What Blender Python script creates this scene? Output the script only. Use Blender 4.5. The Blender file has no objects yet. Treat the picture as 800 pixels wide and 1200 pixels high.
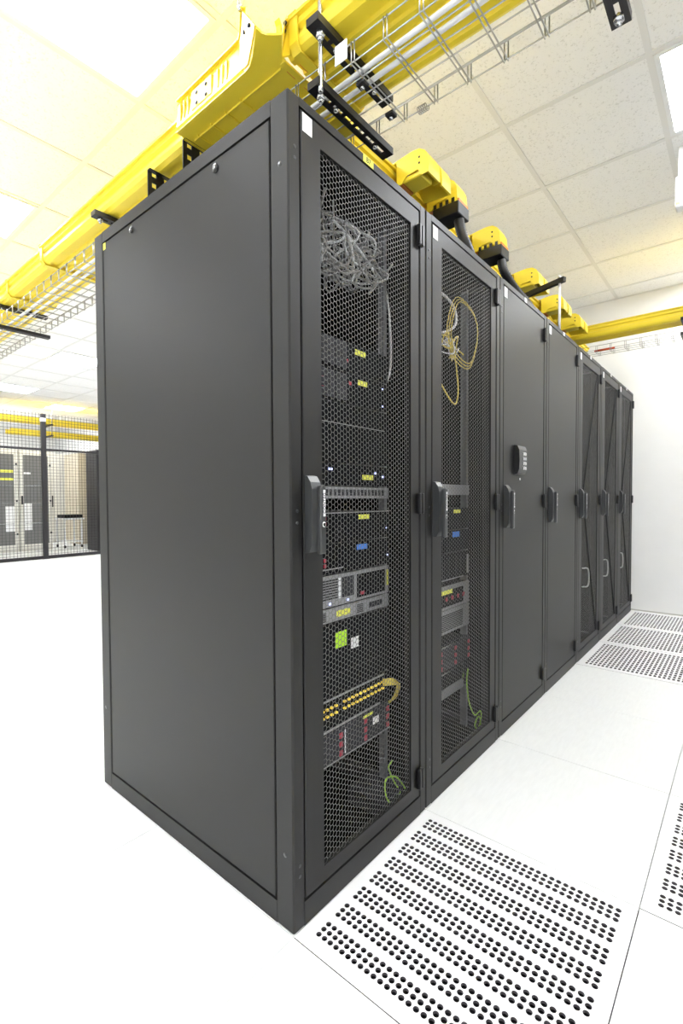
import bpy, math, random
from mathutils import Vector, Matrix

random.seed(7)
scene = bpy.context.scene
col = scene.collection

# ------------------------------------------------------------------ camera
cam_data = bpy.data.cameras.new('camera')
cam = bpy.data.objects.new('camera', cam_data)
col.objects.link(cam)
CAM = Vector((0.7926, -0.7671, 1.013))
yaw, pitch, roll = 2.2676, -0.0273, -0.0049
fwd = Vector((math.cos(pitch) * math.cos(yaw), math.cos(pitch) * math.sin(yaw), math.sin(pitch)))
rgt = fwd.cross(Vector((0, 0, 1))).normalized()
upv = rgt.cross(fwd)
r2 = rgt * math.cos(roll) + upv * math.sin(roll)
u2 = -rgt * math.sin(roll) + upv * math.cos(roll)
cam.matrix_world = Matrix(((r2.x, u2.x, -fwd.x, CAM.x), (r2.y, u2.y, -fwd.y, CAM.y),
                           (r2.z, u2.z, -fwd.z, CAM.z), (0, 0, 0, 1)))
FPX = 569.675
cam_data.sensor_fit = 'VERTICAL'
cam_data.sensor_height = 36.0
cam_data.sensor_width = 24.0
cam_data.lens = FPX / 1200 * 36.0
cam_data.clip_start = 0.03
cam_data.clip_end = 60
scene.camera = cam

# ------------------------------------------------------------------ world and exposure (the room is lit by its ceiling troffers)
world = bpy.data.worlds.new('world')
scene.world = world
world.use_nodes = True
world.node_tree.nodes['Background'].inputs[0].default_value = (0.9, 0.95, 1.0, 1)
world.node_tree.nodes['Background'].inputs[1].default_value = 0.3
vs = scene.view_settings
vs.view_transform = 'Standard'
vs.look = 'None'
vs.gamma = 1.0
vs.use_curve_mapping = False
vs.exposure = 1.55
LAMP = 10.0                      # emission of the troffer diffusers

# ------------------------------------------------------------------ materials
MATS = {}


def mat(name, color, rough=0.5, metal=0.0, spec=0.5, noise=0.0, nscale=20.0, bump=0.0, bscale=200.0, emit=None, estr=0.0,
        stretch=None, coat=0.0):
    m = bpy.data.materials.new(name)
    m.use_nodes = True
    nt = m.node_tree
    b = nt.nodes['Principled BSDF']
    b.inputs['Base Color'].default_value = (*color, 1)
    b.inputs['Roughness'].default_value = rough
    b.inputs['Metallic'].default_value = metal
    b.inputs['Specular IOR Level'].default_value = spec
    if coat:
        b.inputs['Coat Weight'].default_value = coat
    if emit:
        b.inputs['Emission Color'].default_value = (*emit, 1)
        b.inputs['Emission Strength'].default_value = estr
    tc = None
    if noise or bump:
        tc = nt.nodes.new('ShaderNodeTexCoord')
        mp = nt.nodes.new('ShaderNodeMapping')
        nt.links.new(tc.outputs['Object'], mp.inputs['Vector'])
        if stretch:
            mp.inputs['Scale'].default_value = stretch
    if noise:
        n = nt.nodes.new('ShaderNodeTexNoise')
        n.inputs['Scale'].default_value = nscale
        n.inputs['Detail'].default_value = 6
        nt.links.new(mp.outputs[0], n.inputs['Vector'])
        r = nt.nodes.new('ShaderNodeMapRange')
        r.inputs['From Min'].default_value = 0.3
        r.inputs['From Max'].default_value = 0.7
        r.inputs['To Min'].default_value = 1 - noise
        r.inputs['To Max'].default_value = 1 + noise
        nt.links.new(n.outputs['Fac'], r.inputs['Value'])
        mx = nt.nodes.new('ShaderNodeVectorMath')
        mx.operation = 'SCALE'
        mx.inputs[0].default_value = color
        nt.links.new(r.outputs[0], mx.inputs['Scale'])
        nt.links.new(mx.outputs[0], b.inputs['Base Color'])
    if bump:
        n2 = nt.nodes.new('ShaderNodeTexNoise')
        n2.inputs['Scale'].default_value = bscale
        n2.inputs['Detail'].default_value = 3
        nt.links.new(mp.outputs[0], n2.inputs['Vector'])
        bp = nt.nodes.new('ShaderNodeBump')
        bp.inputs['Strength'].default_value = bump
        bp.inputs['Distance'].default_value = 0.002
        nt.links.new(n2.outputs['Fac'], bp.inputs['Height'])
        nt.links.new(bp.outputs[0], b.inputs['Normal'])
    MATS[name] = m
    return m


def ceiling_tile_mat():
    m = mat('mineral_tile', (0.80, 0.77, 0.71), rough=0.95, spec=0.1)
    nt = m.node_tree
    b = nt.nodes['Principled BSDF']
    tc = nt.nodes.new('ShaderNodeTexCoord')
    n = nt.nodes.new('ShaderNodeTexNoise')
    n.inputs['Scale'].default_value = 95
    n.inputs['Detail'].default_value = 3
    n.inputs['Roughness'].default_value = 0.65
    nt.links.new(tc.outputs['Object'], n.inputs['Vector'])
    cr = nt.nodes.new('ShaderNodeValToRGB')
    cr.color_ramp.elements[0].position = 0.33
    cr.color_ramp.elements[0].color = (0.74, 0.735, 0.72, 1)
    cr.color_ramp.elements[1].position = 0.43
    cr.color_ramp.elements[1].color = (0.92, 0.917, 0.91, 1)
    nt.links.new(n.outputs['Fac'], cr.inputs[0])
    nt.links.new(cr.outputs[0], b.inputs['Base Color'])
    bp = nt.nodes.new('ShaderNodeBump')
    bp.inputs['Strength'].default_value = 0.4
    bp.inputs['Distance'].default_value = 0.003
    nt.links.new(cr.outputs[0], bp.inputs['Height'])
    nt.links.new(bp.outputs[0], b.inputs['Normal'])
    return m


mat('rack_grey', (0.0090, 0.0086, 0.0082), rough=0.47, spec=0.42, noise=0.06, nscale=3, bump=0.06, bscale=900)
mat('rack_dark', (0.002, 0.002, 0.002), rough=0.8, spec=0.05)
mat('mesh_steel', (0.16, 0.157, 0.153), rough=0.4, spec=0.5)
mat('black_plastic', (0.012, 0.012, 0.013), rough=0.35)
mat('handle_grey', (0.05, 0.052, 0.054), rough=0.32)
mat('grey_plastic', (0.22, 0.22, 0.22), rough=0.35)
mat('rail_grey', (0.22, 0.22, 0.23), rough=0.4, metal=0.3)
mat('server_black', (0.003, 0.003, 0.0045), rough=0.5, spec=0.08, noise=0.2, nscale=40)
mat('server_grey', (0.33, 0.33, 0.34), rough=0.4, metal=0.2)
mat('server_mid', (0.035, 0.035, 0.042), rough=0.5, spec=0.2)
mat('silver', (0.62, 0.63, 0.64), rough=0.25, metal=0.9)
mat('wire_zinc', (0.42, 0.42, 0.41), rough=0.28, metal=0.95)
mat('strut_black', (0.010, 0.009, 0.010), rough=0.45)
mat('raceway_yellow', (0.92, 0.71, 0.045), rough=0.38, spec=0.4, noise=0.04, nscale=4)
mat('raceway_orange', (0.75, 0.24, 0.02), rough=0.45)
mat('label_yellow', (0.85, 0.85, 0.12), rough=0.6)
mat('label_lime', (0.50, 0.85, 0.03), rough=0.6)
mat('label_white', (0.85, 0.85, 0.86), rough=0.6)
mat('label_blue', (0.05, 0.22, 0.75), rough=0.6)
mat('ink_black', (0.012, 0.012, 0.012), rough=0.7)
mat('latch_red', (0.42, 0.03, 0.06), rough=0.45)
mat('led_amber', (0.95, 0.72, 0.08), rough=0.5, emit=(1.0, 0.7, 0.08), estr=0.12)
mat('led_green', (0.1, 0.8, 0.2), rough=0.5, emit=(0.1, 1.0, 0.25), estr=1.2)
mat('led_blue', (0.4, 0.45, 1.0), rough=0.5, emit=(0.5, 0.55, 1.0), estr=1.0)
mat('cable_white', (0.78, 0.78, 0.78), rough=0.5)
mat('cable_grey', (0.26, 0.25, 0.23), rough=0.5)
mat('cable_yellow', (0.78, 0.62, 0.10), rough=0.5)
mat('cable_green', (0.35, 0.62, 0.05), rough=0.5)
mat('cable_red', (0.75, 0.12, 0.04), rough=0.5)
mat('conduit_black', (0.012, 0.011, 0.011), rough=0.45)
mat('floor_tile', (0.87, 0.88, 0.875), rough=0.38, spec=0.35, noise=0.025, nscale=5, stretch=(18, 3, 1))
mat('floor_perf', (0.88, 0.88, 0.89), rough=0.35, spec=0.35)
mat('tile_edge', (0.10, 0.09, 0.10), rough=0.8)
mat('slab_dark', (0.010, 0.008, 0.012), rough=0.9, noise=0.3, nscale=5)
mat('wall_paint', (0.89, 0.885, 0.87), rough=0.7, spec=0.2, noise=0.012, nscale=6)
mat('grid_bar', (0.80, 0.795, 0.78), rough=0.6, spec=0.25)
mat('fixture_white', (0.82, 0.83, 0.84), rough=0.4)
mat('diffuser', (0.9, 0.9, 0.9), rough=0.5, emit=(0.945, 0.968, 1.0), estr=LAMP)
mat('plenum', (0.4, 0.39, 0.37), rough=0.9)
mat('beige_paint', (0.74, 0.72, 0.66), rough=0.45, noise=0.03, nscale=3)
mat('tan_paint', (0.50, 0.44, 0.33), rough=0.5, noise=0.03, nscale=3)
mat('fence_black', (0.014, 0.012, 0.014), rough=0.45)
mat('glass_dark', (0.16, 0.16, 0.155), rough=0.12, spec=0.7)
mat('trim_grey', (0.55, 0.54, 0.5), rough=0.5)
ceiling_tile_mat()


# ------------------------------------------------------------------ mesh helpers
class MB:
    def __init__(s):
        s.v, s.f, s.m, s.mats, s.smooth = [], [], [], [], []

    def mi(s, m):
        if m not in s.mats:
            s.mats.append(m)
        return s.mats.index(m)

    def add(s, vs, fs, m, smooth=False):
        o = len(s.v)
        s.v += [tuple(p) for p in vs]
        k = s.mi(m)
        for f in fs:
            s.f.append(tuple(i + o for i in f))
            s.m.append(k)
            s.smooth.append(smooth)
        return s

    def box(s, x0, x1, y0, y1, z0, z1, m):
        v = [(x0, y0, z0), (x1, y0, z0), (x1, y1, z0), (x0, y1, z0), (x0, y0, z1), (x1, y0, z1), (x1, y1, z1), (x0, y1, z1)]
        return s.add(v, [(0, 3, 2, 1), (4, 5, 6, 7), (0, 1, 5, 4), (1, 2, 6, 5), (2, 3, 7, 6), (3, 0, 4, 7)], m)

    def cbox(s, x0, x1, y0, y1, z0, z1, m, b=0.002):
        """box with chamfered edges"""
        X, Y, Z = (x0, x1), (y0, y1), (z0, z1)
        v, idx = [], {}
        for i in (0, 1):
            for j in (0, 1):
                for k in (0, 1):
                    sx, sy, sz = (1 if i == 0 else -1), (1 if j == 0 else -1), (1 if k == 0 else -1)
                    for a in range(3):
                        p = [X[i] + sx * b, Y[j] + sy * b, Z[k] + sz * b]
                        p[a] = (X[i], Y[j], Z[k])[a]
                        idx[(i, j, k, a)] = len(v)
                        v.append(p)
        f = []
        q = [(0, 0), (1, 0), (1, 1), (0, 1)]
        for e in (0, 1):
            o = (lambda l: l[::-1] if e == 0 else l)
            f.append(o([idx[(e, a, c, 0)] for a, c in q]))
            f.append(o([idx[(c, e, a, 1)] for a, c in q]))
            f.append(o([idx[(a, c, e, 2)] for a, c in q]))
        for a in (0, 1):
            for c in (0, 1):
                w = (a + c) % 2 == 0
                l = [idx[(0, a, c, 1)], idx[(1, a, c, 1)], idx[(1, a, c, 2)], idx[(0, a, c, 2)]]
                f.append(l if w else l[::-1])
                l = [idx[(a, 0, c, 2)], idx[(a, 1, c, 2)], idx[(a, 1, c, 0)], idx[(a, 0, c, 0)]]
                f.append(l if w else l[::-1])
                l = [idx[(a, c, 0, 0)], idx[(a, c, 1, 0)], idx[(a, c, 1, 1)], idx[(a, c, 0, 1)]]
                f.append(l if w else l[::-1])
        for i in (0, 1):
            for j in (0, 1):
                for k in (0, 1):
                    l = [idx[(i, j, k, 0)], idx[(i, j, k, 1)], idx[(i, j, k, 2)]]
                    f.append(l[::-1] if (i + j + k) % 2 else l)
        return s.add(v, f, m)

    def prism(s, poly, axis, a0, a1, m, smooth=False):
        """extrude a 2-D polygon along axis (0 x, 1 y, 2 z)"""
        def P(u, w, a):
            return ((a, u, w), (u, a, w), (u, w, a))[axis]
        n = len(poly)
        v = [P(u, w, a0) for u, w in poly] + [P(u, w, a1) for u, w in poly]
        f = [(i, (i + 1) % n, n + (i + 1) % n, n + i) for i in range(n)]
        s.add(v, f, m, smooth)
        return s.add(v, [tuple(range(n))[::-1], tuple(range(n, 2 * n))], m)

    def strip(s, outer, inner, fn, ts, m, smooth=False):
        """sweep a thick open profile (outer/inner lists of equal length); fn(u,w,t)->xyz"""
        n = len(outer)
        prof = outer + inner[::-1]
        N = len(prof)
        v = []
        for t in ts:
            v += [fn(u, w, t) for u, w in prof]
        f = []
        for k in range(len(ts) - 1):
            for i in range(N):
                j = (i + 1) % N
                f.append((k * N + i, k * N + j, (k + 1) * N + j, (k + 1) * N + i))
        L = (len(ts) - 1) * N
        for i in range(n - 1):
            f.append((i + 1, i, N - 1 - i, N - 2 - i))
            f.append((L + i, L + i + 1, L + N - 2 - i, L + N - 1 - i))
        return s.add(v, f, m, smooth)

    def tube(s, pts, r, m, seg=6, caps=True, closed=False):
        pts = [Vector(p) for p in pts]
        n = len(pts)
        v, f = [], []
        nrm = None
        for i, p in enumerate(pts):
            if i == 0:
                t = pts[1] - p
            elif i == n - 1:
                t = p - pts[i - 1]
            else:
                t = (pts[i + 1] - p).normalized() + (p - pts[i - 1]).normalized()
            if t.length < 1e-9:
                t = Vector((0, 0, 1))
            t.normalize()
            if nrm is None:
                a = Vector((0, 0, 1)) if abs(t.z) < 0.9 else Vector((1, 0, 0))
                nrm = t.cross(a).normalized()
            else:
                nrm = (nrm - t * nrm.dot(t))
                if nrm.length < 1e-6:
                    nrm = t.orthogonal()
                nrm.normalize()
            bn = t.cross(nrm)
            rr = r[i] if isinstance(r, (list, tuple)) else r
            for k in range(seg):
                an = 2 * math.pi * k / seg
                v.append(p + nrm * (rr * math.cos(an)) + bn * (rr * math.sin(an)))
        for i in range(n - 1):
            for k in range(seg):
                k2 = (k + 1) % seg
                f.append((i * seg + k, i * seg + k2, (i + 1) * seg + k2, (i + 1) * seg + k))
        if caps:
            f.append(tuple(range(seg))[::-1])
            f.append(tuple(range((n - 1) * seg, n * seg)))
        return s.add(v, f, m, True)

    def cyl(s, p0, p1, r, m, seg=16):
        return s.tube([p0, p1], r, m, seg)

    def mesh(s, name):
        me = bpy.data.meshes.new(name)
        me.from_pydata(s.v, [], s.f)
        for k in s.mats:
            me.materials.append(MATS[k])
        me.polygons.foreach_set('material_index', s.m)
        me.polygons.foreach_set('use_smooth', s.smooth)
        me.update()
        return me

    def build(s, name, parent=None, loc=None):
        return put(name, s.mesh(name), parent, loc)


def put(name, me, parent=None, loc=None):
    o = bpy.data.objects.new(name, me)
    col.objects.link(o)
    if parent is not None:
        o.parent = parent
    if loc is not None:
        o.location = loc
    return o


def tag(o, label, cat, group=None):
    o['label'] = label
    o['category'] = cat
    if group:
        o['group'] = group
    return o


def thing(name, label, cat, loc=(0, 0, 0), group=None):
    o = bpy.data.objects.new(name, None)
    o.empty_display_size = 0.05
    col.objects.link(o)
    o.location = loc
    return tag(o, label, cat, group)


def struct(o):
    o['kind'] = 'structure'
    return o


def stuff(o):
    o['kind'] = 'stuff'
    return o


def text_mesh(name, txt, size):
    cu = bpy.data.curves.new(name, 'FONT')
    cu.body = txt
    cu.size = size
    cu.align_x = 'CENTER'
    cu.align_y = 'CENTER'
    cu.extrude = 0.0002
    o = bpy.data.objects.new(name, cu)
    col.objects.link(o)
    bpy.context.view_layer.update()
    me = bpy.data.meshes.new_from_object(o.evaluated_get(bpy.context.evaluated_depsgraph_get()))
    bpy.data.objects.remove(o)
    me.name = name
    me.materials.clear()
    me.materials.append(MATS['ink_black'])
    return me


def seen(x, y, z, mx=140, my=140):
    d = Vector((x, y, z)) - CAM
    q = d.dot(fwd)
    if q < 0.15:
        return False
    px = 400 + FPX * d.dot(r2) / q
    py = 600 - FPX * d.dot(u2) / q
    return -mx < px < 800 + mx and -my < py < 1200 + my


def smooth_path(pts, n=8):
    """Catmull-Rom through points"""
    P = [Vector(p) for p in pts]
    P = [P[0] * 2 - P[1]] + P + [P[-1] * 2 - P[-2]]
    out = []
    for i in range(1, len(P) - 2):
        for k in range(n):
            t = k / n
            a, b, c, d = P[i - 1], P[i], P[i + 1], P[i + 2]
            out.append(0.5 * ((2 * b) + (c - a) * t + (2 * a - 5 * b + 4 * c - d) * t * t + (3 * b - a - 3 * c + d) * t ** 3))
    out.append(P[-2])
    return out


# ------------------------------------------------------------------ room shell
XA, XB, YA, YB, ZC = -13.2, 4.2, -2.4, 4.24, 2.80
T = 0.6

floor = struct(MB().box(XA - .1, XB + .1, YA - .1, YB + .1, -0.40, -0.30, 'slab_dark').build('floor'))


def plain_tile_mesh():
    b = MB()
    b.cbox(0.001, T - 0.001, 0.001, T - 0.001, -0.03, 0.0, 'floor_tile', 0.0006)
    return b.mesh('floor_tile')


def round_perf_mesh():
    """perforated airflow tile: eight bands of three rows of round holes"""
    b = MB()
    g, th = 0.001, 0.03
    cols_n, px = 31, 0.0174
    x0 = 0.040 - px / 2
    x1 = x0 + cols_n * px
    seg = 12
    r = 0.0066
    bands = [(0.043 + 0.0689 * k) for k in range(8)]
    pr = 0.0172
    yprev = g

    def top(xa, xb, ya, yb):
        b.add([(xa, ya, 0), (xb, ya, 0), (xb, yb, 0), (xa, yb, 0)], [(0, 1, 2, 3)], 'floor_perf')
    for by in bands:
        ya = by - pr / 2
        yb = by + 2.5 * pr
        top(g, T - g, yprev, ya)
        top(g, x0, ya, yb)
        top(x1, T - g, ya, yb)
        for rw in range(3):
            cy = by + rw * pr
            for c in range(cols_n):
                cx = x0 + (c + 0.5) * px
                vo, vi, vb = [], [], []
                for k in range(seg):
                    an = 2 * math.pi * (k + 0.5) / seg
                    ca, sa = math.cos(an), math.sin(an)
                    mxx = max(abs(ca) / (px / 2), abs(sa) / (pr / 2))
                    vo.append((cx + ca / mxx, cy + sa / mxx, 0))
                    vi.append((cx + r * ca, cy + r * sa, 0))
                    vb.append((cx + r * ca, cy + r * sa, -0.006))
                # square corners so that neighbouring cells close up
                f = []
                for k in range(seg):
                    k2 = (k + 1) % seg
                    f.append((k, k2, seg + k2, seg + k))
                b.add(vo + vi, f, 'floor_perf')
                for q in range(4):
                    an = math.pi / 4 + q * math.pi / 2
                    cxn, cyn = cx + math.copysign(px / 2, math.cos(an)), cy + math.copysign(pr / 2, math.sin(an))
                    k = [1, 4, 7, 10][q]
                    b.add([vo[k - 0], (cxn, cyn, 0), vo[(k + 1) % seg]], [(0, 1, 2)], 'floor_perf')
                b.add(vi + vb, [(seg + k, k, (k + 1) % seg, seg + (k + 1) % seg) for k in range(seg)], 'tile_edge')
        yprev = yb
    top(g, T - g, yprev, T - g)
    for a in ((g, g, T - g, g), (T - g, g, T - g, T - g), (T - g, T - g, g, T - g), (g, T - g, g, g)):
        b.add([(a[0], a[1], -th), (a[2], a[3], -th), (a[2], a[3], 0), (a[0], a[1], 0)], [(0, 1, 2, 3)], 'tile_edge')
    return b.mesh('perforated_floor_tile')


def slot_perf_mesh():
    """grate tile with a dense grid of rectangular slots"""
    b = MB()
    g = 0.001
    nx, ny = 24, 13
    xa, xb, ya, yb = 0.035, 0.565, 0.04, 0.56
    px, py = (xb - xa) / nx, (yb - ya) / ny
    hx, hy = px * 0.29, py * 0.34

    def top(x0, x1, y0, y1):
        b.add([(x0, y0, 0), (x1, y0, 0), (x1, y1, 0), (x0, y1, 0)], [(0, 1, 2, 3)], 'floor_perf')
    top(g, T - g, g, ya)
    top(g, T - g, yb, T - g)
    top(g, xa, ya, yb)
    top(xb, T - g, ya, yb)
    for i in range(nx):
        for j in range(ny):
            cx, cy = xa + (i + .5) * px, ya + (j + .5) * py
            o = [(cx - px / 2, cy - py / 2), (cx + px / 2, cy - py / 2), (cx + px / 2, cy + py / 2), (cx - px / 2, cy + py / 2)]
            n = [(cx - hx, cy - hy), (cx + hx, cy - hy), (cx + hx, cy + hy), (cx - hx, cy + hy)]
            v = [(x, y, 0) for x, y in o + n] + [(x, y, -0.006) for x, y in n]
            b.add(v, [(k, (k + 1) % 4, 4 + (k + 1) % 4, 4 + k) for k in range(4)], 'floor_perf')
            b.add(v, [(8 + k, 4 + k, 4 + (k + 1) % 4, 8 + (k + 1) % 4) for k in range(4)], 'tile_edge')
    for a in ((g, g, T - g, g), (T - g, g, T - g, T - g), (T - g, T - g, g, T - g), (g, T - g, g, g)):
        b.add([(a[0], a[1], -.03), (a[2], a[3], -.03), (a[2], a[3], 0), (a[0], a[1], 0)], [(0, 1, 2, 3)], 'tile_edge')
    return b.mesh('slotted_floor_tile')


TILE, PERF, SLOT = plain_tile_mesh(), round_perf_mesh(), slot_perf_mesh()
rest = MB()
for i in range(-22, 7):
    for j in range(-4, 8):
        x, y = i * T, j * T
        if y >= YB - 0.02:
            continue
        if (i, j) in ((0, 0), (1, 1)):
            put('perforated_tile', PERF, floor, (x, y, 0))
        elif i == 0 and j >= 4:
            if j < 7:
                put('slotted_tile', SLOT, floor, (x, y, 0))
        elif y + T < YB and (seen(x + .3, y + .3, 0, 250, 250)):
            put('floor_tile', TILE, floor, (x, y, 0))
        else:
            rest.cbox(x + .001, x + T - .001, y + .001, min(y + T, YB) - .001, -0.03, 0, 'floor_tile', 0.0006)
rest.box(XA, XB, 4.2005, YB, -0.03, 0.0, 'floor_tile')
stuff(rest.build('floor_tiles_beyond', floor))

struct(MB().box(XA - .1, XB + .1, YB, YB + .1, -0.4, 3.0, 'wall_paint').build('wall_right'))
struct(MB().box(XA - .1, XA, YA, YB, -0.4, 3.0, 'wall_paint').build('wall_left'))
struct(MB().box(XB, XB + .1, YA, YB, -0.4, 3.0, 'wall_paint').build('wall_front'))
struct(MB().box(XA - .1, XB + .1, YA - .1, YA, -0.4, 3.0, 'wall_paint').build('wall_back'))
struct(MB().box(XA, XB, YB - 0.006, YB - 0.0005, 0.001, 0.012, 'trim_grey').build('baseboard_right'))

# ceiling: plenum slab, T-bar grid, mineral fibre tiles
ceiling = struct(MB().box(XA - .1, XB + .1, YA - .1, YB + .1, 2.95, 3.05, 'plenum').build('ceiling'))
GX0, GY0 = -0.14, 0.38
gxs = [GX0 + T * k for k in range(-21, 8) if XA < GX0 + T * k < XB]
gys = [GY0 + T * k for k in range(-4, 7) if YA < GY0 + T * k < YB]
grid = MB()
bw = 0.012
for x in gxs:
    grid.box(x - bw, x + bw, YA, YB, ZC, ZC + 0.004, 'grid_bar')
    grid.box(x - .001, x + .001, YA, YB, ZC + .004, ZC + 0.04, 'grid_bar')
for y in gys:
    grid.box(XA, XB, y - bw, y + bw, ZC + .0002, ZC + 0.0042, 'grid_bar')
    grid.box(XA, XB, y - .001, y + .001, ZC + .0042, ZC + 0.04, 'grid_bar')
grid.box(XA, XB, YB - .02, YB, ZC, ZC + .004, 'grid_bar')
grid.box(XA, XA + .02, YA, YB, ZC, ZC + .004, 'grid_bar')
grid.build('ceiling_grid', ceiling)

# troffer cells (k index in x, k index in y, cells in x, cells in y)
LIGHTS = [(a, b_, 1, 1) for a, b_ in ((1, 2), (1, 5), (1, -1), (1, -4), (4, 2), (4, 5), (4, -1),  # most unseen cells here are lights added to brighten the aisle
                                      (-2, -1), (-5, -1), (-8, -1), (-11, -1), (-15, -1), (-19, -1), (-2, -4), (-6, -4),
                                      (-3, 2), (-6, 2), (-10, 2), (-14, 2), (-18, 2), (-16, 4), (-19, 4), (-21, 2), (-12, 4))]  # the closing cells are added lights that brighten the area behind the fence
taken = set()
for a, b_, n, m_ in LIGHTS:
    for i in range(n):
        for j in range(m_):
            taken.add((a + i, b_ + j))
ct = MB()
ct.cbox(-.297, .297, -.297, .297, 0.0045, 0.02, 'mineral_tile', 0.001)
CT = ct.mesh('ceiling_tile')
rest = MB()
for i in range(-22, 8):
    for j in range(-5, 7):
        if (i, j) in taken:
            continue
        x0, y0 = GX0 + i * T, GY0 + j * T
        xa, xb, ya, yb = max(x0, XA), min(x0 + T, XB), max(y0, YA), min(y0 + T, YB)
        if xb - xa < .02 or yb - ya < .02:
            continue
        whole = (xb - xa > T - 1e-4 and yb - ya > T - 1e-4)
        if whole and seen(x0 + .3, y0 + .3, ZC, 200, 200):
            put('ceiling_tile', CT, ceiling, (x0 + .3, y0 + .3, ZC))
        elif not whole and seen((xa + xb) / 2, (ya + yb) / 2, ZC, 200, 200):
            q = MB().cbox(xa + .003, xb - .003, ya + .003, yb - .003, ZC + 0.0045, ZC + 0.02, 'mineral_tile', 0.001)
            q.build('ceiling_tile', ceiling)
        else:
            rest.box(xa + .003, xb - .003, ya + .003, yb - .003, ZC + 0.0045, ZC + 0.02, 'mineral_tile')
stuff(rest.build('ceiling_tiles_beyond', ceiling))

LIGHT_LABEL = {
    (1, 2): 'square ceiling light at the upper right beside the white drop pole',
    (-2, -1): 'large glaring ceiling light in the upper left corner above the yellow raceway',
    (-5, -1): 'ceiling light cut by the left edge, further back than the large glaring one',
    (-10, 2): 'ceiling light in the distant ceiling just left of the nearest black cabinet',
    (-16, 4): 'small distant light added to brighten the back, directly above the far upper yellow raceway, right of the fence post',
    (-19, 4): 'most distant light, added to brighten the back, partly behind the far yellow raceway left of the fence post',
    (-14, 2): 'far ceiling light low at the left edge, above the mesh fence',
}
for a, b_, n, m_ in LIGHTS:
    x0, y0 = GX0 + a * T, GY0 + b_ * T
    w, d = n * T, m_ * T
    if (a, b_) in LIGHT_LABEL:
        t = thing('ceiling_light', LIGHT_LABEL[(a, b_)], 'ceiling light', (x0 + w / 2, y0 + d / 2, ZC), 'recessed ceiling lights')
    else:
        t = thing('ceiling_light', 'recessed ceiling light out of sight, behind the cabinets or beyond the frame', 'ceiling light', (x0 + w / 2, y0 + d / 2, ZC), 'recessed ceiling lights')
    f = MB()
    e = 0.02
    hw, hd = w / 2 - .013, d / 2 - .013
    f.box(-hw, hw, -hd, -hd + e, -.004, .06, 'fixture_white')
    f.box(-hw, hw, hd - e, hd, -.004, .06, 'fixture_white')
    f.box(-hw, -hw + e, -hd + e, hd - e, -.004, .06, 'fixture_white')
    f.box(hw - e, hw, -hd + e, hd - e, -.004, .06, 'fixture_white')
    f.box(-hw, hw, -hd, hd, .06, .065, 'fixture_white')
    f.build('frame', t)
    MB().box(-hw + e, hw - e, -hd + e, hd - e, 0.004, 0.008, 'diffuser').build('diffuser', t)

# ------------------------------------------------------------------ black server cabinets
W, H, D = 0.6, 1.925, 0.967
CX = {}


def cached(key, fn):
    if key not in CX:
        CX[key] = fn()
    return CX[key]


def hex_panel_mesh():
    """hexagonal perforated steel sheet, holes cut through"""
    b = MB()
    y0, y1, z0, z1 = 0.108, 0.515, 0.100, 1.848
    pz = 0.0139
    py = pz * math.sqrt(3) / 2
    R_out = pz / math.sqrt(3)
    R_in = R_out * 0.92
    xf, xb = -0.006, -0.0067
    ny = int((y1 - y0) / py)
    nz = int((z1 - z0) / pz)
    cy0 = (y0 + y1) / 2 - (ny - 1) * py / 2
    cz0 = (z0 + z1) / 2 - (nz - 1) * pz / 2 - pz / 4
    dirs = [(math.cos(math.pi / 3 * k), math.sin(math.pi / 3 * k)) for k in range(6)]
    V, F = [], []
    fr = [(k, (k + 1) % 6, 6 + (k + 1) % 6, 6 + k) for k in range(6)]
    wl = [(6 + k, 6 + (k + 1) % 6, 12 + (k + 1) % 6, 12 + k) for k in range(6)]
    for i in range(ny):
        for j in range(nz):
            cy = cy0 + i * py
            cz = cz0 + j * pz + (pz / 2 if i % 2 else 0)
            o = len(V)
            for d in dirs:
                V.append((xf, cy + R_out * d[0], cz + R_out * d[1]))
            for d in dirs:
                V.append((xf, cy + R_in * d[0], cz + R_in * d[1]))
            for d in dirs:
                V.append((xb, cy + R_in * d[0], cz + R_in * d[1]))
            for f in fr + wl:
                F.append(tuple(q + o for q in f))
    b.add(V, F, 'mesh_steel')
    return b.mesh('perforated_mesh')


def frame_mesh():
    b = MB()
    g = 0.0015
    m = 'rack_grey'
    b.cbox(-0.060, 0, g, 0.040, 0, H, m, 0.004)                       # front posts
    b.cbox(-0.060, 0, 0.566, W - g, 0, H, m, 0.003)
    b.cbox(-D, -D + .06, g, 0.040, 0, H, m, 0.003)
    b.cbox(-D, -D + .06, 0.566, W - g, 0, H, m, 0.003)
    b.box(-0.055, -0.0006, 0.038, 0.568, H - 0.020, H - .0005, m)        # front rails
    b.box(-0.055, -0.0006, 0.038, 0.568, 0.0005, 0.058, m)
    b.box(-D + .001, -D + .055, 0.038, 0.568, H - 0.036, H - .0005, m)
    b.box(-D + .001, -D + .055, 0.038, 0.568, 0.0005, 0.056, m)
    for ya, yb in ((g + .0006, 0.034), (0.570, W - g - .0006)):
        b.box(-D + .058, -0.058, ya, yb, H - 0.037, H - .0006, m)
        b.box(-D + .058, -0.058, ya, yb, 0.0006, 0.054, m)
    return b.mesh('frame')


def shell_mesh():
    b = MB()
    b.box(-D + .03, -.03, .03, W - .03, H - .012, H - .004, 'rack_dark')
    b.box(-D + .03, -.03, .03, W - .03, 0.012, 0.02, 'rack_dark')
    b.box(-D + .01, -D + .02, .03, W - .03, 0.05, H - .03, 'rack_dark')
    return b.mesh('shell')


def inner_side_mesh():
    return MB().box(-D + .05, -.05, 0.012, 0.016, 0.04, H - .03, 'rack_dark').mesh('partition')


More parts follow.
